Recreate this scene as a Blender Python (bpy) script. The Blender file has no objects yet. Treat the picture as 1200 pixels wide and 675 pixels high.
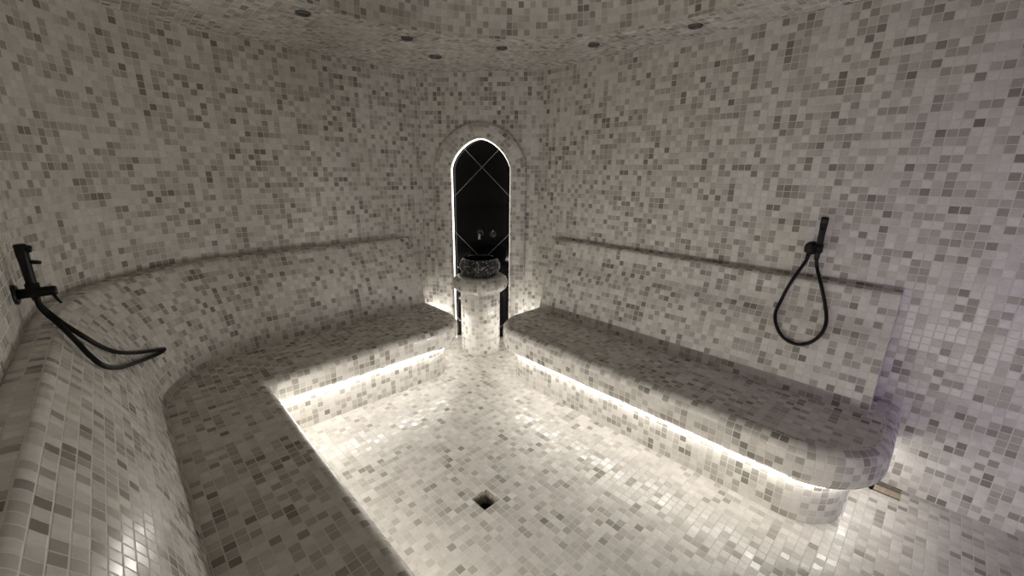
import bpy, bmesh, math, random
from math import pi, sin, cos, atan2, sqrt, hypot
from mathutils import Vector, Matrix

random.seed(7)
S = bpy.context.scene
COL = S.collection

# ------------------------------------------------------------------ measures
H = 2.25                       # ceiling
XL, XR = -0.28, 2.585          # left and right wall
YF, YB = -0.87, 3.122          # wall behind the viewer, rear wall
ACX, ACY, AR = 0.60, 2.242, 0.88   # rounded corner between left and rear wall
P1 = Vector((1.951, 3.122, 0)) # corner wall, left end
P2 = Vector((2.585, 2.382, 0)) # corner wall, right end
DCX, DCY, DR, DRISE = 1.10, 1.126, 1.173, 0.62   # dome
PITCH = 0.0345

# ------------------------------------------------------------------ materials
def nodes(name):
    m = bpy.data.materials.new(name); m.use_nodes = True
    nt = m.node_tree
    b = nt.nodes['Principled BSDF']
    return m, nt, b

def plain(name, col, rough=0.5, metal=0.0, spec=0.5, noise=0.0, scale=40):
    m, nt, b = nodes(name)
    b.inputs['Roughness'].default_value = rough
    b.inputs['Metallic'].default_value = metal
    b.inputs['Specular IOR Level'].default_value = spec
    tc = nt.nodes.new('ShaderNodeTexCoord')
    n = nt.nodes.new('ShaderNodeTexNoise'); n.inputs['Scale'].default_value = scale
    n.inputs['Detail'].default_value = 3
    nt.links.new(tc.outputs['Object'], n.inputs['Vector'])
    r = nt.nodes.new('ShaderNodeValToRGB')
    r.color_ramp.elements[0].position = 0.3; r.color_ramp.elements[1].position = 0.7
    r.color_ramp.elements[0].color = tuple(c*(1-noise) for c in col) + (1,)
    r.color_ramp.elements[1].color = tuple(min(1, c*(1+noise)) for c in col) + (1,)
    nt.links.new(n.outputs['Fac'], r.inputs['Fac'])
    nt.links.new(r.outputs['Color'], b.inputs['Base Color'])
    return m

def math_node(nt, op, a, b=None, c=None, clamp=False):
    n = nt.nodes.new('ShaderNodeMath'); n.operation = op; n.use_clamp = clamp
    for i, x in enumerate((a, b, c)):
        if x is None: continue
        if isinstance(x, (int, float)): n.inputs[i].default_value = x
        else: nt.links.new(x, n.inputs[i])
    return n.outputs[0]

def vmath(nt, op, a, b=None, scale=None):
    n = nt.nodes.new('ShaderNodeVectorMath'); n.operation = op
    nt.links.new(a, n.inputs[0])
    if b is not None:
        if isinstance(b, tuple): n.inputs[1].default_value = b
        else: nt.links.new(b, n.inputs[1])
    if scale is not None: n.inputs['Scale'].default_value = scale
    return n.outputs[0]

LIGHT_RAMP = [(0.0, (.74, .72, .68)), (.28, (.69, .67, .63)), (.50, (.59, .567, .525)),
              (.72, (.475, .452, .412)), (.90, (.365, .343, .308)), (1.0, (.235, .219, .193))]
FLOOR_RAMP = [(0.0, (.64, .62, .585)), (.35, (.59, .57, .535)), (.65, (.53, .51, .475)),
              (.86, (.45, .43, .395)), (.96, (.36, .34, .31)), (1.0, (.26, .246, .22))]
DARK_RAMP = [(0.0, (.006, .006, .007)), (.45, (.012, .012, .013)), (.7, (.05, .05, .055)), (.88, (.20, .20, .21)), (1.0, (.42, .42, .43))]

def mosaic(name, pitch=PITCH, ramp=LIGHT_RAMP, grout=(.72, .70, .66), gw=0.05, rough=0.2,
           tilt=0.035, marble=0.16, clump=0.28, rvar=0.12, spec=0.5):
    m, nt, b = nodes(name)
    L = nt.links.new
    uv = nt.nodes.new('ShaderNodeUVMap'); uv.uv_map = 'UVMap'
    s = vmath(nt, 'SCALE', uv.outputs[0], scale=1.0/pitch)
    cell = vmath(nt, 'FLOOR', s)
    fr = vmath(nt, 'FRACTION', s)
    sep = nt.nodes.new('ShaderNodeSeparateXYZ'); L(fr, sep.inputs[0])
    fx, fy = sep.outputs[0], sep.outputs[1]
    wn = nt.nodes.new('ShaderNodeTexWhiteNoise'); wn.noise_dimensions = '2D'; L(cell, wn.inputs['Vector'])
    sc = nt.nodes.new('ShaderNodeSeparateColor'); L(wn.outputs['Color'], sc.inputs[0])
    r1, r2, r3 = sc.outputs[0], sc.outputs[1], sc.outputs[2]
    # loose clumps of lighter and darker chips, as the sheets were laid
    cn = nt.nodes.new('ShaderNodeTexNoise'); cn.noise_dimensions = '2D'
    cn.inputs['Scale'].default_value = 0.16; cn.inputs['Detail'].default_value = 2
    L(cell, cn.inputs['Vector'])
    v = math_node(nt, 'MULTIPLY_ADD', math_node(nt, 'SUBTRACT', cn.outputs['Fac'], 0.5), clump*2, wn.outputs['Value'], clamp=True)
    cr = nt.nodes.new('ShaderNodeValToRGB'); e = cr.color_ramp.elements
    e[0].position = ramp[0][0]; e[0].color = ramp[0][1] + (1,)
    e[1].position = ramp[-1][0]; e[1].color = ramp[-1][1] + (1,)
    for p, c in ramp[1:-1]:
        x = e.new(p); x.color = c + (1,)
    L(v, cr.inputs['Fac'])
    # marble clouding inside each chip
    off = vmath(nt, 'SCALE', wn.outputs['Color'], scale=37.0)
    mv = vmath(nt, 'ADD', s, off)
    mn = nt.nodes.new('ShaderNodeTexNoise'); mn.inputs['Scale'].default_value = 1.1
    mn.inputs['Detail'].default_value = 4; mn.inputs['Distortion'].default_value = 1.2
    L(mv, mn.inputs['Vector'])
    fac = math_node(nt, 'MULTIPLY_ADD', math_node(nt, 'SUBTRACT', mn.outputs['Fac'], 0.5), marble*2.4, 1.0)
    colm = vmath(nt, 'MULTIPLY', cr.outputs['Color'], fac)
    # grout joints
    ex = math_node(nt, 'MINIMUM', fx, math_node(nt, 'SUBTRACT', 1.0, fx))
    ey = math_node(nt, 'MINIMUM', fy, math_node(nt, 'SUBTRACT', 1.0, fy))
    d = math_node(nt, 'MINIMUM', ex, ey)
    mr = nt.nodes.new('ShaderNodeMapRange'); mr.interpolation_type = 'SMOOTHSTEP'
    mr.inputs['From Min'].default_value = gw*0.6; mr.inputs['From Max'].default_value = gw*1.5
    L(d, mr.inputs['Value']); tile = mr.outputs[0]
    mix = nt.nodes.new('ShaderNodeMix'); mix.data_type = 'RGBA'
    mix.inputs[6].default_value = grout + (1,)
    L(tile, mix.inputs[0]); L(colm, mix.inputs[7])
    L(mix.outputs[2], b.inputs['Base Color'])
    rt = math_node(nt, 'MULTIPLY_ADD', r3, rvar, rough-0.7)      # some chips are polished, some honed
    L(math_node(nt, 'MULTIPLY_ADD', tile, rt, 0.7), b.inputs['Roughness'])
    b.inputs['Specular IOR Level'].default_value = spec
    # each chip sits a little out of plane, joints are recessed
    tx = math_node(nt, 'MULTIPLY', math_node(nt, 'SUBTRACT', fx, 0.5), math_node(nt, 'SUBTRACT', r1, 0.5))
    ty = math_node(nt, 'MULTIPLY', math_node(nt, 'SUBTRACT', fy, 0.5), math_node(nt, 'SUBTRACT', r2, 0.5))
    h = math_node(nt, 'MULTIPLY', math_node(nt, 'ADD', tx, ty), 2*tilt*pitch)
    h = math_node(nt, 'MULTIPLY_ADD', tile, 0.0008, h)
    bp = nt.nodes.new('ShaderNodeBump'); bp.inputs['Strength'].default_value = 1.0
    bp.inputs['Distance'].default_value = 1.0
    L(h, bp.inputs['Height']); L(bp.outputs[0], b.inputs['Normal'])
    return m

def emitter(name, col, strength):
    m, nt, b = nodes(name)
    b.inputs['Base Color'].default_value = (.9, .9, .88, 1)
    b.inputs['Emission Color'].default_value = col + (1,)
    b.inputs['Emission Strength'].default_value = strength
    return m

def black_marble():
    m, nt, b = nodes('black_marble'); L = nt.links.new
    b.inputs['Roughness'].default_value = 0.07
    uv = nt.nodes.new('ShaderNodeUVMap'); uv.uv_map = 'UVMap'
    sp = nt.nodes.new('ShaderNodeSeparateXYZ'); L(uv.outputs[0], sp.inputs[0])
    x, z = sp.outputs[0], math_node(nt, 'SUBTRACT', sp.outputs[1], 1.532)
    per = 0.797
    def joint(a):
        q = math_node(nt, 'FRACT', math_node(nt, 'ADD', math_node(nt, 'DIVIDE', a, per), 0.5))
        return math_node(nt, 'LESS_THAN', math_node(nt, 'ABSOLUTE', math_node(nt, 'SUBTRACT', q, 0.5)), 0.0026)
    j = math_node(nt, 'MAXIMUM', joint(math_node(nt, 'ADD', x, z)), joint(math_node(nt, 'SUBTRACT', x, z)))
    # sparse white veins
    n = nt.nodes.new('ShaderNodeTexNoise'); n.inputs['Scale'].default_value = 2.6
    n.inputs['Detail'].default_value = 5; n.inputs['Distortion'].default_value = 0.8
    L(uv.outputs[0], n.inputs['Vector'])
    ve = math_node(nt, 'LESS_THAN', math_node(nt, 'ABSOLUTE', math_node(nt, 'SUBTRACT', n.outputs['Fac'], 0.5)), 0.006)
    n2 = nt.nodes.new('ShaderNodeTexNoise'); n2.inputs['Scale'].default_value = 4.0
    L(uv.outputs[0], n2.inputs['Vector'])
    gate = math_node(nt, 'MULTIPLY', math_node(nt, 'GREATER_THAN', n2.outputs['Fac'], 0.55), math_node(nt, 'LESS_THAN', sp.outputs[1], 0.80))
    ve = math_node(nt, 'MULTIPLY', ve, gate)
    mx = nt.nodes.new('ShaderNodeMix'); mx.data_type = 'RGBA'
    mx.inputs[6].default_value = (.004, .004, .0045, 1); mx.inputs[7].default_value = (.30, .29, .27, 1)
    L(j, mx.inputs[0])
    mx2 = nt.nodes.new('ShaderNodeMix'); mx2.data_type = 'RGBA'
    mx2.inputs[7].default_value = (.5, .49, .46, 1)
    L(ve, mx2.inputs[0]); L(mx.outputs[2], mx2.inputs[6])
    L(mx2.outputs[2], b.inputs['Base Color'])
    b.inputs['Specular IOR Level'].default_value = 0.16
    return m

TILE = mosaic('grey_marble_mosaic')
FLOOR = mosaic('grey_marble_mosaic_floor', ramp=FLOOR_RAMP, rough=0.10, tilt=0.045, gw=0.04, grout=(.64, .62, .585), rvar=0.45, spec=0.4)
BLACKMOS = mosaic('black_glass_mosaic', pitch=0.0105, ramp=DARK_RAMP, grout=(.04, .04, .04), gw=0.08, rough=0.12,
                  tilt=0.25, marble=0.0, clump=0.0)
MARBLE = black_marble()
GLAZE = plain('black_glaze', (.006, .006, .007), 0.08, 0, 0.5, 0.2)
BLACK = plain('matt_black_metal', (.005, .005, .005), 0.4, 0.0, 0.3, 0.25, 60)
RUBBER = plain('black_hose', (.004, .004, .004), 0.45, 0.0, 0.3, 0.3, 300)
TAPM = plain('dark_chrome', (.32, .32, .33), 0.16, 1.0, 0.5, 0.1)
GREYM = plain('grey_metal', (.16, .155, .15), 0.35, 0.7, 0.5, 0.2, 50)
LENS = plain('dark_lens', (.05, .05, .05), 0.15, 0, 0.5, 0.2)
DRAINM = plain('drain_metal', (.42, .39, .33), 0.5, 0.4, 0.5, 0.5, 60)
DRAIND = plain('drain_dark', (.012, .011, .01), 0.6, 0, 0.4, 0.4, 60)
BEIGE = plain('beige_metal', (.40, .34, .27), 0.4, 0.2, 0.5, 0.25, 80)
GLASS, _nt, _b = nodes('door_glass')
_b.inputs['Transmission Weight'].default_value = 1.0; _b.inputs['Roughness'].default_value = 0.0
_b.inputs['IOR'].default_value = 1.02; _b.inputs['Base Color'].default_value = (.9, .88, .97, 1)
LED = emitter('led_strip', (1.0, .955, .89), 10.5)
LEDN = emitter('led_strip_niche', (1.0, .93, .83), 4.0)

# ------------------------------------------------------------------ mesh building
class MB:
    def __init__(s):
        s.v = []; s.f = []; s.uv = []; s.sm = []; s.ou = random.randint(0, 400)*PITCH; s.ov = random.randint(0, 400)*PITCH
    def face(s, pts, uvs=None, smooth=False):
        i = len(s.v); s.v += [Vector(p) for p in pts]; s.f.append(list(range(i, i+len(pts))))
        s.uv.append(list(uvs) if uvs else [(0, 0)]*len(pts)); s.sm.append(smooth)
    def orient(s, k0, toward=None, away=None):
        t = 0
        ref = Vector(toward if toward is not None else away)
        for f in s.f[k0:]:
            P = [s.v[i] for i in f]
            n = Vector((0, 0, 0))
            for a in range(1, len(P)-1): n += (P[a]-P[0]).cross(P[a+1]-P[0])
            c = sum(P, Vector())/len(P)
            d = n.dot((ref-c).normalized()); t += d if toward is not None else -d
        if t < 0:
            for k in range(k0, len(s.f)): s.f[k].reverse(); s.uv[k].reverse()
    def grid(s, P, UV=None, smooth=True, toward=None, away=None, closed=False):
        k0 = len(s.f); i0 = len(s.v); nr, nc = len(P), len(P[0])
        for row in P: s.v += [Vector(p) for p in row]
        if UV is None:
            UV = [[(0, 0)]*nc for _ in range(nr)]
        for r in range(nr-1):
            for c in range(nc-1):
                s.f.append([i0+r*nc+c, i0+r*nc+c+1, i0+(r+1)*nc+c+1, i0+(r+1)*nc+c])
                s.uv.append([UV[r][c], UV[r][c+1], UV[r+1][c+1], UV[r+1][c]]); s.sm.append(smooth)
        if toward is not None or away is not None: s.orient(k0, toward, away)
    def poly(s, pts, uvs=None, toward=None, away=None):
        k0 = len(s.f); s.face(pts, uvs)
        if toward is not None or away is not None: s.orient(k0, toward, away)
    def box(s, a, b, mat=None):
        (x0, y0, z0), (x1, y1, z1) = a, b
        c = [Vector((x, y, z)) for z in (z0, z1) for y in (y0, y1) for x in (x0, x1)]
        if mat: c = [mat @ p for p in c]
        for q in ((0, 2, 3, 1), (4, 5, 7, 6), (0, 1, 5, 4), (2, 6, 7, 3), (0, 4, 6, 2), (1, 3, 7, 5)):
            s.face([c[i] for i in q])
    def tube(s, path, r, n=12, caps=True):
        path = [Vector(p) for p in path]; rows = []; prev = None
        for i, p in enumerate(path):
            t = (path[min(i+1, len(path)-1)]-path[max(i-1, 0)]).normalized()
            if prev is None:
                a = Vector((0, 0, 1)) if abs(t.z) < 0.9 else Vector((1, 0, 0))
                u = t.cross(a).normalized()
            else:
                u = (prev - t*prev.dot(t)).normalized()
            prev = u; w = t.cross(u); rr = r[i] if isinstance(r, (list, tuple)) else r
            rows.append([p + rr*(cos(2*pi*k/n)*u + sin(2*pi*k/n)*w) for k in range(n)])
        i0 = len(s.v)
        for row in rows: s.v += row
        for a in range(len(rows)-1):
            for k in range(n):
                s.f.append([i0+a*n+k, i0+a*n+(k+1) % n, i0+(a+1)*n+(k+1) % n, i0+(a+1)*n+k]); s.uv.append([(0, 0)]*4); s.sm.append(True)
        if caps:
            for a in (0, len(rows)-1):
                s.f.append([i0+a*n+k for k in range(n)][::(-1 if a == 0 else 1)]); s.uv.append([(0, 0)]*n); s.sm.append(False)
    def lathe(s, prof, n=48, center=(0, 0, 0), mat=None, uvr=None):
        """prof: list of (r, z); uvr: radius used for the u coordinate"""
        P = []; UV = []; v = 0; pr = None
        for (r, z) in prof:
            if pr: v += hypot(r-pr[0], z-pr[1])
            pr = (r, z)
            row = [Vector((center[0]+r*cos(2*pi*k/n), center[1]+r*sin(2*pi*k/n), center[2]+z)) for k in range(n+1)]
            if mat: row = [mat @ p for p in row]
            P.append(row); R = uvr if uvr else max(q[0] for q in prof)
            UV.append([(2*pi*R*k/n + s.ou, v + s.ov) for k in range(n+1)])
        s.grid(P, UV)
    def build(s, name, mat, parent=None, solid=None, recalc=False, merge=False, bevel=None):
        me = bpy.data.meshes.new(name)
        me.from_pydata(s.v, [], s.f)
        ul = me.uv_layers.new(name='UVMap'); k = 0
        for f in s.uv:
            for q in f:
                ul.data[k].uv = q; k += 1
        me.polygons.foreach_set('use_smooth', s.sm)
        if recalc or merge:
            bm = bmesh.new(); bm.from_mesh(me)
            if merge: bmesh.ops.remove_doubles(bm, verts=bm.verts, dist=1e-5)
            if recalc: bmesh.ops.recalc_face_normals(bm, faces=bm.faces)
            bm.to_mesh(me); bm.free()
        me.materials.append(mat)
        o = bpy.data.objects.new(name, me); COL.objects.link(o)
        if parent: o.parent = parent
        if solid:
            m = o.modifiers.new('thickness', 'SOLIDIFY'); m.thickness = solid; m.offset = -1; m.use_rim = not any(s.sm)
        if bevel:
            m = o.modifiers.new('edge', 'BEVEL'); m.width = bevel; m.segments = 3; m.limit_method = 'ANGLE'
        return o

def thing(name, label, cat, loc=(0, 0, 0), rz=0, group=None):
    o = bpy.data.objects.new(name, None); COL.objects.link(o)
    o.empty_display_size = 0.1
    o.location = loc; o.rotation_euler = (0, 0, rz)
    o['label'] = label; o['category'] = cat
    if group: o['group'] = group
    return o

def struct(o):
    o['kind'] = 'structure'; return o

def at_world(o, parent):
    """parent keeps its own place at the base; child coordinates were given in world space"""
    o.parent = parent
    o.matrix_parent_inverse = (Matrix.Translation(parent.location) @ Matrix.Rotation(parent.rotation_euler.z, 4, 'Z')).inverted()
    return o

CTR = (1.1, 1.1, 1.2)

# ------------------------------------------------------------------ paths
def arc(cx, cy, r, a0, a1, n):
    """points with normals pointing away from the arc's centre"""
    out = []
    for i in range(n+1):
        a = math.radians(a0 + (a1-a0)*i/n)
        out.append((Vector((cx+r*cos(a), cy+r*sin(a), 0)), Vector((cos(a), sin(a), 0))))
    return out

def line(a, b, n, k=1):
    a = Vector(a + (0,)); b = Vector(b + (0,)); nn = Vector(n + (0,))
    return [(a.lerp(b, i/k), nn) for i in range(k+1)]

def join(*segs):
    out = []
    for s in segs:
        for p in s:
            if out and (out[-1][0]-p[0]).length < 1e-5: continue
            out.append(p)
    return out

def arclen(pts):
    s = [0]
    for a, b in zip(pts, pts[1:]): s.append(s[-1]+(Vector(b)-Vector(a)).length)
    return s

def left_path(x_end):
    c = [(p, -n) for p, n in arc(ACX, ACY, AR, 180, 90, 36)]
    return join(line((XL, YF), (XL, ACY), (1, 0), 8), c, line((ACX, YB), (x_end, YB), (0, -1), 6))

# ------------------------------------------------------------------ room shell
def wall_from_path(name, path, z0=0, z1=H, nz=6, s0=0):
    m = MB(); m.ou = 3*PITCH; m.ov = 0; s = [q+s0 for q in arclen([p for p, n in path])]
    P = [[p + Vector((0, 0, z0+(z1-z0)*j/nz)) for p, n in path] for j in range(nz+1)]
    UV = [[(si+m.ou, z0+(z1-z0)*j/nz+m.ov) for si in s] for j in range(nz+1)]
    m.grid(P, UV, toward=CTR)
    return struct(m.build(name, TILE, solid=0.12))

lp = left_path(P1.x)
k_arc = max(i for i, (p, n) in enumerate(lp) if p.x <= ACX + 1e-4)
wall_from_path('wall_left', lp[:k_arc+1])
wall_from_path('wall_rear', lp[k_arc:], s0=arclen([p for p, n in lp])[k_arc])
wall_from_path('wall_right', line((XR, P2.y), (XR, YF), (-1, 0), 8))

# corner wall with the arched opening (local frame: x along the wall, +y into it)
NB = Vector((2.2735, 2.746, 0))
T = (P2-P1).normalized()
RZ = atan2(T.y, T.x)
xa = (P1-NB).dot(T); xb = (P2-NB).dot(T)
NB = NB + (P1 - NB - T*xa)               # snap onto the corner wall plane
HW, SP, RISE = 0.250, 1.505, 0.252

def arch_pt(t, hw, rise, p, sp=SP):
    """t in 0..1 from the left spring to the right one"""
    a = pi*(1-t); c, s_ = cos(a), sin(a)
    x = math.copysign(abs(c)**(2/p), c); z = abs(s_)**(2/p)
    return (hw*x, sp+rise*z)

NA = 40
inner = [(-HW, SP*k/12) for k in range(12)] + [arch_pt(k/NA, HW, RISE, 1.68) for k in range(NA+1)] + [(HW, SP*(1-k/12)) for k in range(1, 13)]
outer = [(-.385, SP*k/12) for k in range(12)] + [arch_pt(k/NA, .385, .372, 1.93) for k in range(NA+1)] + [(.385, SP*(1-k/12)) for k in range(1, 13)]

m = MB()
def lw(x, z, y=0): return (x, y, z)
def fl(q): return [(x+m.ou, z+m.ov) for x, z in q]
for (x0, x1) in ((xa, -HW), (HW, xb)):
    q = [(x0, 0), (x1, 0), (x1, H), (x0, H)]
    m.poly([lw(*p) for p in q], fl(q), toward=(0, -3, 1.2))
ar = inner[12:12+NA+1]
for a, b_ in zip(ar, ar[1:]):
    if b_[0]-a[0] < 1e-6: continue
    q = [a, b_, (b_[0], H), (a[0], H)]
    m.poly([lw(*p) for p in q], fl(q), toward=(0, -3, 1.2))
cw = m.build('wall_corner', TILE); cw.location = NB; cw.rotation_euler.z = RZ; struct(cw)

# front wall (behind the viewer) with a glazed door
DX0, DX1, DZ = 1.55, 2.42, 2.08
m = MB()
for q in ([(XL, 0), (DX0, 0), (DX0, H), (XL, H)], [(DX1, 0), (XR, 0), (XR, H), (DX1, H)], [(DX0, DZ), (DX1, DZ), (DX1, H), (DX0, H)]):
    m.poly([(x, YF, z) for x, z in q], [(x, z) for x, z in q], toward=CTR)
struct(m.build('wall_front', TILE, solid=0.12))
m = MB(); m.box((DX0+.012, YF-.055, .012), (DX1-.012, YF-.045, DZ-.012))
dg = struct(m.build('door_1', GLASS))
m = MB()
for z in (.3, 1.75): m.box((DX1-.07, YF-.07, z), (DX1-.004, YF-.03, z+.09))
dh = m.build('hinge', BLACK, dg)
m = MB(); m.tube([(DX0+.08, YF-.02, .95), (DX0+.08, YF-.02, 1.25)], .012); m.tube([(DX0+.08, YF-.045, .98), (DX0+.08, YF-.015, .98)], .008); m.tube([(DX0+.08, YF-.045, 1.22), (DX0+.08, YF-.015, 1.22)], .008)
m.build('handle', BLACK, dg)

# floor with the square drain and the slot drain left open
D0 = (0.994, 1.089, 1.194, 1.291)      # x0,x1,y0,y1
G0 = (2.478, XR, -0.123, 0.002)
xs = sorted({XL, D0[0], D0[1], G0[0], XR}); ys = sorted({YF, D0[2], D0[3], G0[2], G0[3], YB})
m = MB(); vi = {}
def fv(x, y):
    if (x, y) not in vi: vi[(x, y)] = len(m.v); m.v.append(Vector((x, y, 0)))
    return vi[(x, y)]
for x0, x1 in zip(xs, xs[1:]):
    for y0, y1 in zip(ys, ys[1:]):
        if (x0, y0) == (D0[0], D0[2]) or (x0, y0) == (G0[0], G0[2]): continue
        q = [(x0, y0), (x1, y0), (x1, y1), (x0, y1)]
        m.f.append([fv(*p) for p in q]); m.uv.append([(x+.004, y+.014) for x, y in q]); m.sm.append(False)
struct(m.build('floor', FLOOR, solid=0.12))

# flat ceiling around the dome
m = MB(); n = 96
rect = [(XL, YF), (XR, YF), (XR, YB), (XL, YB)]
def hit(a):
    dx, dy = cos(a), sin(a); t = 1e9
    if dx > 1e-9: t = min(t, (XR-DCX)/dx)
    if dx < -1e-9: t = min(t, (XL-DCX)/dx)
    if dy > 1e-9: t = min(t, (YB-DCY)/dy)
    if dy < -1e-9: t = min(t, (YF-DCY)/dy)
    return (DCX+t*dx, DCY+t*dy)
angs = sorted([2*pi*k/n for k in range(n)] + [atan2(y-DCY, x-DCX) % (2*pi) for x, y in rect]); angs.append(angs[0]+2*pi)
rows_in = [(DCX+DR*cos(a), DCY+DR*sin(a)) for a in angs]; rows_out = [hit(a) for a in angs]
m.grid([[(x, y, H) for x, y in rows_in], [(x, y, H) for x, y in rows_out]],
       [[(x+.3, y+.3) for x, y in rows_in], [(x+.3, y+.3) for x, y in rows_out]], smooth=False, toward=(DCX, DCY, 0))
ceil = struct(m.build('ceiling', TILE, solid=0.1))
m = MB(); P = []; UV = []; v = 0; pr = None
for j in range(25):
    a = (pi/2)*j/24*0.985; r, z = DR*cos(a)**0.9, H+DRISE*sin(a)
    if pr: v += hypot(r-pr[0], z-pr[1])
    pr = (r, z)
    P.append([(DCX+r*cos(2*pi*k/n), DCY+r*sin(2*pi*k/n), z) for k in range(n+1)])
    UV.append([(2*pi*DR*k/n, v+.5) for k in range(n+1)])
m.grid(P, UV, toward=(DCX, DCY, 1.5))
m.face([p for p in P[-1][:-1]][::-1], [(p[0], p[1]) for p in P[-1][:-1]][::-1], True)
m.build('dome', TILE, ceil, solid=0.08)

# ------------------------------------------------------------------ benches
def fillet_profile(pts):
    return pts

def rim_profile(zb, zt, rt=0.05, rb=0.06, lip=0.16):
    pr = [(lip, zb)]
    for i in range(9):
        a = pi/2*i/8; pr.append((rb-rb*sin(a), zb+rb-rb*cos(a)))
    for i in range(9):
        a = pi/2*i/8; pr.append((rt-rt*cos(a), zt-rt+rt*sin(a)))
    return pr

def slab_loft(m, outline, prof, close_pts, inside, uv_top=True):
    s = arclen([p for p, n in outline]); v = arclen([(d, z, 0) for d, z in prof])
    P = [[p - nn*d + Vector((0, 0, z)) for p, nn in outline] for d, z in prof]
    UV = [[(si+m.ou, vj+m.ov) for si in s] for vj in v]
    m.grid(P, UV, away=inside)
    top = P[-1] + [Vector((x, y, prof[-1][1])) for x, y in close_pts]
    m.poly(top, [(p[0]+.007, p[1]+.02) for p in top], toward=(inside[0], inside[1], 9))
    bot = P[0] + [Vector((x, y, prof[0][1])) for x, y in close_pts]
    m.poly(bot, [(p[0], p[1]) for p in bot], toward=(inside[0], inside[1], -9))

def inset(outline, d): return [(p - n*d, n) for p, n in outline]

def backrest(m, path, prof, toward):
    s = arclen([p for p, n in path]); v = arclen([(o, z, 0) for o, z in prof])
    P = [[p + n*o + Vector((0, 0, z)) for p, n in path] for o, z in prof]
    UV = [[(si+m.ou, vj+m.ov) for si in s] for vj in v]
    m.grid(P, UV, toward=toward)
    for e in (0, -1):
        p, n = path[e]
        poly = [p + n*o + Vector((0, 0, z)) for o, z in prof] + [p + Vector((0, 0, prof[-1][1]))]
        t = (path[1][0]-path[0][0]) if e == 0 else (path[-2][0]-path[-1][0])
        m.poly(poly, [(o+m.ou, z+m.ov) for o, z in prof] + [(m.ou, prof[-1][1]+m.ov)], away=p + t*5 + Vector((0, 0, .7)))

def smooth_prof(pr, k=4):
    """Catmull-Rom through the profile's points"""
    out = []
    for i in range(len(pr)-1):
        p0, p1, p2, p3 = pr[max(i-1, 0)], pr[i], pr[i+1], pr[min(i+2, len(pr)-1)]
        for j in range(k):
            t = j/k
            out.append(tuple(0.5*((2*p1[q]) + (-p0[q]+p2[q])*t + (2*p0[q]-5*p1[q]+4*p2[q]-p3[q])*t*t + (-p0[q]+3*p1[q]-3*p2[q]+p3[q])*t**3) for q in (0, 1)))
    out.append(pr[-1]); return out

OV = 0.105      # overhang of the seat over the plinth
def make_bench(root, outline, close_seat, close_plinth, zb, zt, inside, path, prof, toward):
    m = MB(); slab_loft(m, outline, rim_profile(zb, zt, .05, .075), close_seat, inside)
    at_world(m.build('seat', TILE), root)
    m = MB(); pl = inset(outline, OV); slab_loft(m, pl, [(0, 0.0), (0, zb)], close_plinth, (inside[0], inside[1], .1))
    at_world(m.build('plinth', TILE), root)
    m = MB(); backrest(m, path, smooth_prof(prof), toward)
    at_world(m.build('backrest', TILE), root)
    # lit diffuser tucked under the lip, against the plinth
    m = MB(); st = pl
    sec = [(-.001, zb-.001), (-.024, zb-.001), (-.024, zb-.024), (-.010, zb-.027), (-.001, zb-.027)]
    P = [[p - nn*d + Vector((0, 0, z)) for p, nn in st] for d, z in sec]
    m.grid(P, None, smooth=False, away=(inside[0], inside[1], zb))
    at_world(m.build('light_strip', LED), root)

# right bench
rb = thing('tiled_bench', 'straight grey mosaic bench along the right wall, with rounded ends and sloping backrest', 'bench', (2.2, 1.05, 0))
XO, XI = 1.86, XR-.003
Y0, Y1 = -0.046, 2.20
RN = .32
ro = join(line((XI, Y0), (XO+RN, Y0), (0, -1), 6), arc(XO+RN, Y0+RN, RN, 270, 180, 24), line((XO, Y0+RN), (XO, Y1-.31), (-1, 0), 10),
          arc(XO+.31, Y1-.31, .31, 180, 90, 20), line((XO+.31, Y1), (XI, Y1), (0, 1), 6))
profR = [(0, .985), (.058, .984), (.072, .968), (.077, .92), (.086, .865), (.107, .815), (.144, .756), (.188, .623), (.214, .521), (.232, .43)]
make_bench(rb, ro, [], [], .235, .43, (2.25, 1.05, .35),
           line((XR-.001, .067), (XR-.001, 2.118), (-1, 0), 8), profR, (0, 1.1, 1.6))

# left bench, wrapping round the curved wall
lb = thing('tiled_bench', 'long L-shaped grey mosaic bench wrapping round the curved left corner', 'bench', (0.1, 2.6, 0))
XC, YC, RC = 0.445, 2.31, 0.02
XE = 1.83
lo = join(line((XC, YF+.004), (XC, YC-RC), (1, 0), 10), [(p, -n) for p, n in arc(XC+RC, YC-RC, RC, 180, 90, 8)], line((XC+RC, YC), (XE-.30, YC), (0, -1), 10),
          arc(XE-.30, YC+.30, .30, 270, 360, 20), line((XE, YC+.30), (XE, YB-.004), (1, 0), 4))
lpath = [(p + n*.0008, n) for p, n in left_path(1.74)]; lpath[0] = (lpath[0][0] + Vector((0, .004, 0)), lpath[0][1])
closep = [((p + n*.004).x, max((p + n*.004).y, YF+.004)) for p, n in reversed(left_path(1.70))]
profL = [(0, .962), (.06, .962), (.082, .95), (.10, .92), (.161, .824), (.237, .658), (.277, .521), (.303, .42)]
make_bench(lb, lo, closep, closep, .237, .42, (0.6, 2.75, .33), lpath, profL, (1.1, 1.1, 1.6))

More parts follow.
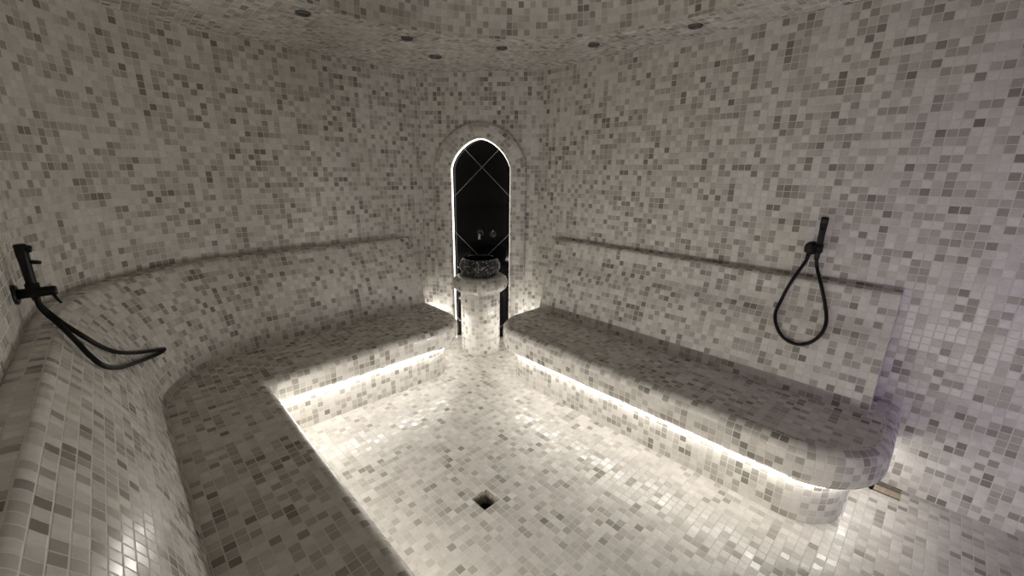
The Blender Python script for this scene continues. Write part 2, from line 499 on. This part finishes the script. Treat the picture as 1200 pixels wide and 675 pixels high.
# ------------------------------------------------------------------ niche
ni = thing('wall_niche', 'tall arched black marble niche with glowing edge in the corner wall', 'niche', NB, RZ)
m = MB()
sec = [(0, .088), (0, -.020), (.03, -.032), (.10, -.038), (.90, -.038), (.97, -.030), (1.0, -.015), (1.0, .002)]
tl = arclen([(a[0]*.6+b_[0]*.4, a[1]*.6+b_[1]*.4, 0) for a, b_ in zip(inner, outer)])
vl = arclen([(f*.135, y, 0) for f, y in sec])
P = [[((1-f)*a[0]+f*b_[0], y, (1-f)*a[1]+f*b_[1]) for a, b_ in zip(inner, outer)] for f, y in sec]
m.grid(P, [[(t+m.ou, v+m.ov) for t in tl] for v in vl], away=(0, .2, 1.0))
m.build('arch_surround', TILE, ni)
m = MB()
pan = [(-HW-.004, 0)] + [(x*1.016, z) for x, z in ar] + [(HW+.004, 0)]
front = [(x, .086, z) for x, z in pan]; back = [(x, .10, z) for x, z in pan]
m.poly(front, pan, toward=(0, -3, 1)); m.poly(back, pan, away=(0, -3, 1))
m.grid([front, back], None, smooth=False)
m.build('back_panel', MARBLE, ni)
m = MB()
IN = [(x - .006*(1 if x > 0 else -1)*min(1, abs(x)/.12), z - (.006*max(0, (z-SP)/RISE))) for x, z in inner]
sec = [(0, .030), (1, .030), (1, .046), (0, .046)]
P = [[((1-f)*a[0]+f*b_[0], y, (1-f)*a[1]+f*b_[1]) for a, b_ in zip(inner, IN)] for f, y in sec]
m.grid(P, None, smooth=False, away=(0, .038, 1.0))
m.build('light_strip', LEDN, ni)

# taps on the black panel (local frame of the niche)
NM = Matrix.Translation(NB) @ Matrix.Rotation(RZ, 4, 'Z')
def tap_root(name, label, cat, x, z):
    w = NM @ Vector((x, .086, z))
    return thing(name, label, cat, w, RZ)
def rosette(r, root):
    m = MB(); m.tube([(0, 0, 0), (0, -.006, 0), (0, -.009, 0)], [r, r, r*.86], 28)
    m.build('rosette', TAPM if False else DARKTAP, root, recalc=True)
DARKTAP = plain('black_chrome', (.05, .05, .052), 0.22, 0.8, 0.5, 0.1)
t1 = tap_root('wall_spout', 'small dark metal water spout on the black niche panel above the basin', 'spout', -.018, .975)
rosette(.030, t1)
m = MB(); m.tube([(0, -.008, 0), (0, -.03, -.001), (0, -.045, -.006), (0, -.053, -.016), (0, -.056, -.03), (0, -.057, -.048)], [.011]*5+[.0115], 16)
m.build('spout', TAPM, t1, recalc=True)
t2 = tap_root('wall_tap', 'small dark round tap handle on the black niche panel right of the spout', 'tap', .092, .968)
rosette(.030, t2)
m = MB(); m.tube([(0, -.008, 0), (0, -.035, 0), (0, -.045, 0), (0, -.048, 0)], [.017, .018, .016, .01], 20)
m.build('knob', DARKTAP, t2, recalc=True)
m = MB(); m.tube([(0, -.038, .012), (0.004, -.042, .03), (.012, -.046, .044)], [.005, .0045, .004], 10)
m.build('lever', TAPM, t2, recalc=True)

# ------------------------------------------------------------------ pedestal and basin
PC = (2.162, 2.627, 0)
pd = thing('basin_pedestal', 'round grey mosaic pedestal carrying the black basin before the niche', 'pedestal', PC)
m = MB(); m.lathe([(.166, 0), (.166, .28), (.166, .55)], 56); m.build('column', TILE, pd)
m = MB()
pr = [(.10, .531)]
for i in range(17):
    a = -pi/2 + pi*i/16; pr.append((.170+.063*cos(a), .5955+.0645*sin(a)))
pr += [(.10, .66), (.0005, .66)]
m.lathe(pr, 64, uvr=.22); m.build('cap', TILE, pd)
bs = thing('basin', 'round black glass mosaic basin on the tiled pedestal', 'basin', (PC[0], PC[1], .661))
m = MB(); m.lathe([(.0005, 0), (.115, 0), (.138, .006), (.158, .030), (.169, .06), (.170, .085), (.163, .115), (.150, .138), (.140, .146)], 64, uvr=.16)
m.build('bowl', BLACKMOS, bs)
m = MB(); m.lathe([(.140, .146), (.136, .149), (.131, .147), (.128, .138), (.130, .10), (.120, .055), (.085, .025), (.03, .018), (.0005, .018)], 64)
m.build('inner_glaze', GLAZE, bs)

# ------------------------------------------------------------------ hand showers
def catmull(pts, k=8):
    pts = [Vector(p) for p in pts]; out = []
    for i in range(len(pts)-1):
        p0, p1, p2, p3 = pts[max(i-1, 0)], pts[i], pts[i+1], pts[min(i+2, len(pts)-1)]
        for j in range(k):
            t = j/k
            out.append(0.5*((2*p1)+(-p0+p2)*t+(2*p0-5*p1+4*p2-p3)*t*t+(-p0+3*p1-3*p2+p3)*t**3))
    out.append(pts[-1]); return out

def hand_shower(label, loc, rz, hx, hy, hose_world, zlen=.205, zlow=-.04, stem=.10, lean=0.0, r=.0145):
    """local frame: +x out of the wall, z up"""
    root = thing('hand_shower', label, 'hand shower', loc, rz)
    m = MB(); m.tube([(0, 0, 0), (.006, 0, 0), (.010, 0, 0)], [.034, .034, .030], 32); m.build('wall_plate', BLACK, root, recalc=True)
    m = MB(); m.tube([(.008, 0, 0), (stem-.006, 0, 0), (stem, 0, 0)], [.0165, .0165, .014], 24); m.build('valve', BLACK, root, recalc=True)
    m = MB(); m.tube([(stem-.012, 0, -.010), (stem-.006, 0, -.03), (stem+.002, 0, -.048)], [.005, .0045, .004], 10); m.build('valve_lever', BLACK, root, recalc=True)
    # cradle that grips the handset
    m = MB(); m.tube([(hx, 0, .0), (hx, hy*.5, .004), (hx, hy, .008)], [.012, .012, .012], 14)
    m.tube([(hx, hy, -.012), (hx, hy, .030)], [.0185, .0175], 24); m.build('holder', BLACK, root, recalc=True)
    z0, z1 = zlow, zlow+zlen
    def hp(z): return (hx+lean*(z-z0), hy, z)
    m = MB(); m.tube([hp(z0), hp(z0+.012), hp(z0+.05), hp(z1-.06), hp(z1-.035), hp(z1-.004), hp(z1)], [.009, .0115, r*.92, r, r*1.1, r*1.1, r*.8], 24)
    hs = m.build('handset', BLACK, root, recalc=True)
    m = MB(); a = Vector(hp(z1-.018)); m.tube([a+Vector((.006, 0, 0)), a+Vector((r+.006, 0, -.001)), a+Vector((r+.010, 0, -.002))], [.0125, .012, .010], 20)
    m.build('spray_head', BLACK, hs, recalc=True)
    m = MB(); a = Vector(hp(z1-.062)); m.tube([a+Vector((.008, 0, 0)), a+Vector((r+.012, 0, -.003)), a+Vector((r+.022, 0, -.006))], [.0075, .007, .0055], 14)
    m.build('trigger', BLACK, hs, recalc=True)
    inv = (Matrix.Translation(Vector(loc)) @ Matrix.Rotation(rz, 4, 'Z')).inverted()
    pts = [inv @ Vector(p) for p in hose_world]
    pts = [Vector((.05, 0, -.012))] + pts + [Vector(hp(z0+.006))]
    m = MB(); m.tube(catmull(pts), .0082, 12); m.build('hose', RUBBER, root, recalc=True)
    return root

hand_shower('black hand shower on the right wall, hose hanging in one open loop', (XR, .447, 1.137), pi, .052, .036,
            [(2.535, .452, 1.08), (2.500, .478, 1.0), (2.486, .500, .93), (2.474, .514, .864), (2.446, .523, .80), (2.417, .506, .745), (2.398, .465, .694),
             (2.392, .415, .674), (2.393, .375, .677), (2.403, .335, .705), (2.422, .308, .753), (2.450, .306, .81), (2.480, .330, .884), (2.500, .368, .98), (2.533, .402, 1.05)],
            zlen=.215, zlow=-.05)
hand_shower('black hand shower at the far left, hose draped over the curved backrest', (XL, 2.098, 1.087), -.06, .045, .012,
            [(-.228, 2.09, 1.03), (-.196, 2.06, .972), (-.160, 1.97, .925), (-.134, 1.915, .882), (-.108, 1.91, .838), (-.078, 2.03, .778), (-.036, 2.29, .69),
             (.016, 2.455, .642), (.062, 2.546, .624), (.074, 2.565, .632), (.036, 2.500, .656), (-.030, 2.37, .709), (-.080, 2.18, .792), (-.116, 2.086, .86), (-.150, 2.058, .918), (-.19, 2.07, .975), (-.226, 2.10, 1.03)],
            zlen=.195, zlow=-.03)

# ------------------------------------------------------------------ drains
dr = thing('floor_drain', 'small open square drain hole in the middle of the tiled floor', 'drain', ((D0[0]+D0[1])/2, (D0[2]+D0[3])/2, 0))
hx, hy = (D0[1]-D0[0])/2-.001, (D0[3]-D0[2])/2-.001
m = MB(); w = .004
m.box((-hx, -hy, -.075), (hx, -hy+w, -.002)); m.box((-hx, hy-w, -.075), (hx, hy, -.002))
m.box((-hx, -hy+w, -.075), (-hx+w, hy-w, -.002)); m.box((hx-w, -hy+w, -.075), (hx, hy-w, -.002))
m.build('sleeve', DRAINM, dr)
m = MB(); m.box((-hx, -hy, -.08), (hx, hy, -.075)); m.build('base', DRAIND, dr)
m = MB(); m.lathe([(.034, -.0748), (.034, -.05), (.030, -.048), (.028, -.05), (.028, -.0748)], 32); m.build('pipe_collar', DRAIND, dr)

sd = thing('slot_drain', 'open rectangular drain slot with beige metal lining where right wall meets floor', 'drain', ((G0[0]+G0[1])/2, (G0[2]+G0[3])/2, 0))
gx, gy = (G0[1]-G0[0])/2-.001, (G0[3]-G0[2])/2-.001
m = MB()
m.box((-gx, -gy, -.05), (gx, gy, -.046)); m.box((-gx, -gy, -.046), (gx, -gy+.003, -.004)); m.box((-gx, gy-.003, -.046), (gx, gy, -.004))
m.box((gx-.003, -gy+.003, -.046), (gx, gy-.003, -.004)); m.box((-gx, -gy+.003, -.046), (-gx+.003, gy-.003, -.004))
m.build('tray', BEIGE, sd)
m = MB()
Mx = Matrix.Translation((-.012, 0, 0)) @ Matrix.Rotation(math.radians(-14), 4, 'Y')
m.box((-.038, -gy+.004, -.018), (.030, gy-.024, -.014), Mx); m.box((-.012, -gy+.004, -.014), (-.009, gy-.024, -.008), Mx)
m.build('cover_flap', BEIGE, sd)
m = MB(); m.box((gx-.026, -gy+.004, -.030), (gx-.004, gy-.004, -.022)); m.build('gap_shade_strip', DRAIND, sd)  # dark strip standing in for the shade in the gap along the wall
m = MB(); m.tube([(-.02, gy-.014, -.012), (.028, gy-.014, -.012)], .008, 14); m.build('pipe', DRAIND, sd, recalc=True)

# ------------------------------------------------------------------ ceiling spotlights
def spot(label, x, y, r):
    o = thing('ceiling_spotlight', label, 'spotlight', (x, y, H), 0, 'spotlights round the dome')
    m = MB(); m.lathe([(r*.66, .004), (r*.68, -.006), (r*.80, -.010), (r*.95, -.008), (r, -.001), (r*.9, .004)], 36); m.build('bezel', GREYM, o)
    m = MB(); m.lathe([(.0005, -.004), (r*.4, -.0045), (r*.69, -.002), (r*.69, .004), (.0005, .004)], 30); m.build('lens', LENS, o)
spot('grey recessed spotlight furthest left beside the ceiling dome', .875, 2.426, .038)
spot('grey recessed spotlight beside the dome, second from the left', 1.449, 2.412, .036)
spot('larger flat grey spotlight off the dome ring, nearest the corner and left rear wall', 1.793, 2.634, .046)
spot('small grey spotlight at the dome edge straight above the black niche', 1.971, 2.157, .036)
spot('small grey spotlight by the dome, just right of the black niche', 2.311, 1.698, .036)
spot('dark grey spotlight furthest right, between the dome and right wall', 2.404, 1.119, .038)

# ------------------------------------------------------------------ the strips' beam out into the room (profiles under the seat lips)
def strip_lamp(a, b, out, power, up=8):
    a, b = Vector(a), Vector(b); L_ = (b-a).length
    d = bpy.data.lights.new('strip_lamp', 'AREA'); d.shape = 'RECTANGLE'; d.size = L_; d.size_y = .014
    d.energy = power*L_; d.color = (1.0, .955, .89); d.spread = math.radians(170)
    o = bpy.data.objects.new('strip_lamp', d); COL.objects.link(o)
    z = -(Vector(out) + Vector((0, 0, math.tan(math.radians(up))))).normalized()
    x = (b-a).normalized(); y = z.cross(x)
    o.matrix_world = Matrix(((x.x, y.x, z.x, (a.x+b.x)/2), (x.y, y.y, z.y, (a.y+b.y)/2), (x.z, y.z, z.z, (a.z+b.z)/2), (0, 0, 0, 1)))
BEAM = 1.9
LI, LZ = .034, .226           # set just behind the lip's lower edge
strip_lamp((XO+LI, .25, LZ), (XO+LI, 1.9, LZ), (-1, 0, 0), BEAM*1.9, 32)
strip_lamp((XC-LI, YF+.05, LZ), (XC-LI, YC-.05, LZ), (1, 0, 0), BEAM, 32)
strip_lamp((XC+.10, YC+LI, LZ), (XE-.33, YC+LI, LZ), (0, -1, 0), BEAM, 32)
strip_lamp((XO+.34, Y1-LI, LZ), (XI-.03, Y1-LI, LZ), (0, 1, 0), BEAM, 32)
strip_lamp((XE-LI, YC+.34, LZ), (XE-LI, YB-.05, LZ), (1, 0, 0), BEAM, 32)

# ------------------------------------------------------------------ light beyond the glass door
ld = bpy.data.lights.new('corridor_lamp', 'AREA'); ld.shape = 'RECTANGLE'; ld.size = 0.8; ld.size_y = 1.6
ld.energy = 2.3; ld.color = (.62, .55, 1.0)
lo_ = bpy.data.objects.new('corridor_lamp', ld); COL.objects.link(lo_)
lo_.location = (1.90, YF-.55, .9); lo_.rotation_euler = (pi/2, 0, math.radians(-38)); ld.spread = math.radians(110)

w = bpy.data.worlds.new('world'); S.world = w; w.use_nodes = True
w.node_tree.nodes['Background'].inputs[0].default_value = (.6, .58, .7, 1)
w.node_tree.nodes['Background'].inputs[1].default_value = 0.05

# ------------------------------------------------------------------ camera
f_px, pitch, roll, yaw = 484.89838707549114, math.radians(15.72023054), math.radians(0.6325107), math.radians(44.01342874)
F = Vector((sin(yaw)*cos(pitch), cos(yaw)*cos(pitch), -sin(pitch)))
R = Vector((cos(yaw), -sin(yaw), 0)); U = R.cross(F)
R2 = cos(roll)*R + sin(roll)*U; U2 = -sin(roll)*R + cos(roll)*U
cam = bpy.data.cameras.new('camera'); co = bpy.data.objects.new('camera', cam); COL.objects.link(co)
cam.sensor_width = 36; cam.sensor_fit = 'HORIZONTAL'; cam.lens = 36*f_px/1200; cam.clip_start = 0.02
co.matrix_world = Matrix(((R2.x, U2.x, -F.x, 0), (R2.y, U2.y, -F.y, 0), (R2.z, U2.z, -F.z, 1.5), (0, 0, 0, 1)))
S.camera = co

S.cycles.max_bounces = 16; S.cycles.diffuse_bounces = 10; S.cycles.glossy_bounces = 6
S.cycles.sample_clamp_indirect = 4.0
S.view_settings.view_transform = 'Standard'; S.view_settings.look = 'None'
S.view_settings.gamma = 1.0; S.view_settings.use_curve_mapping = False
S.view_settings.exposure = 0.28
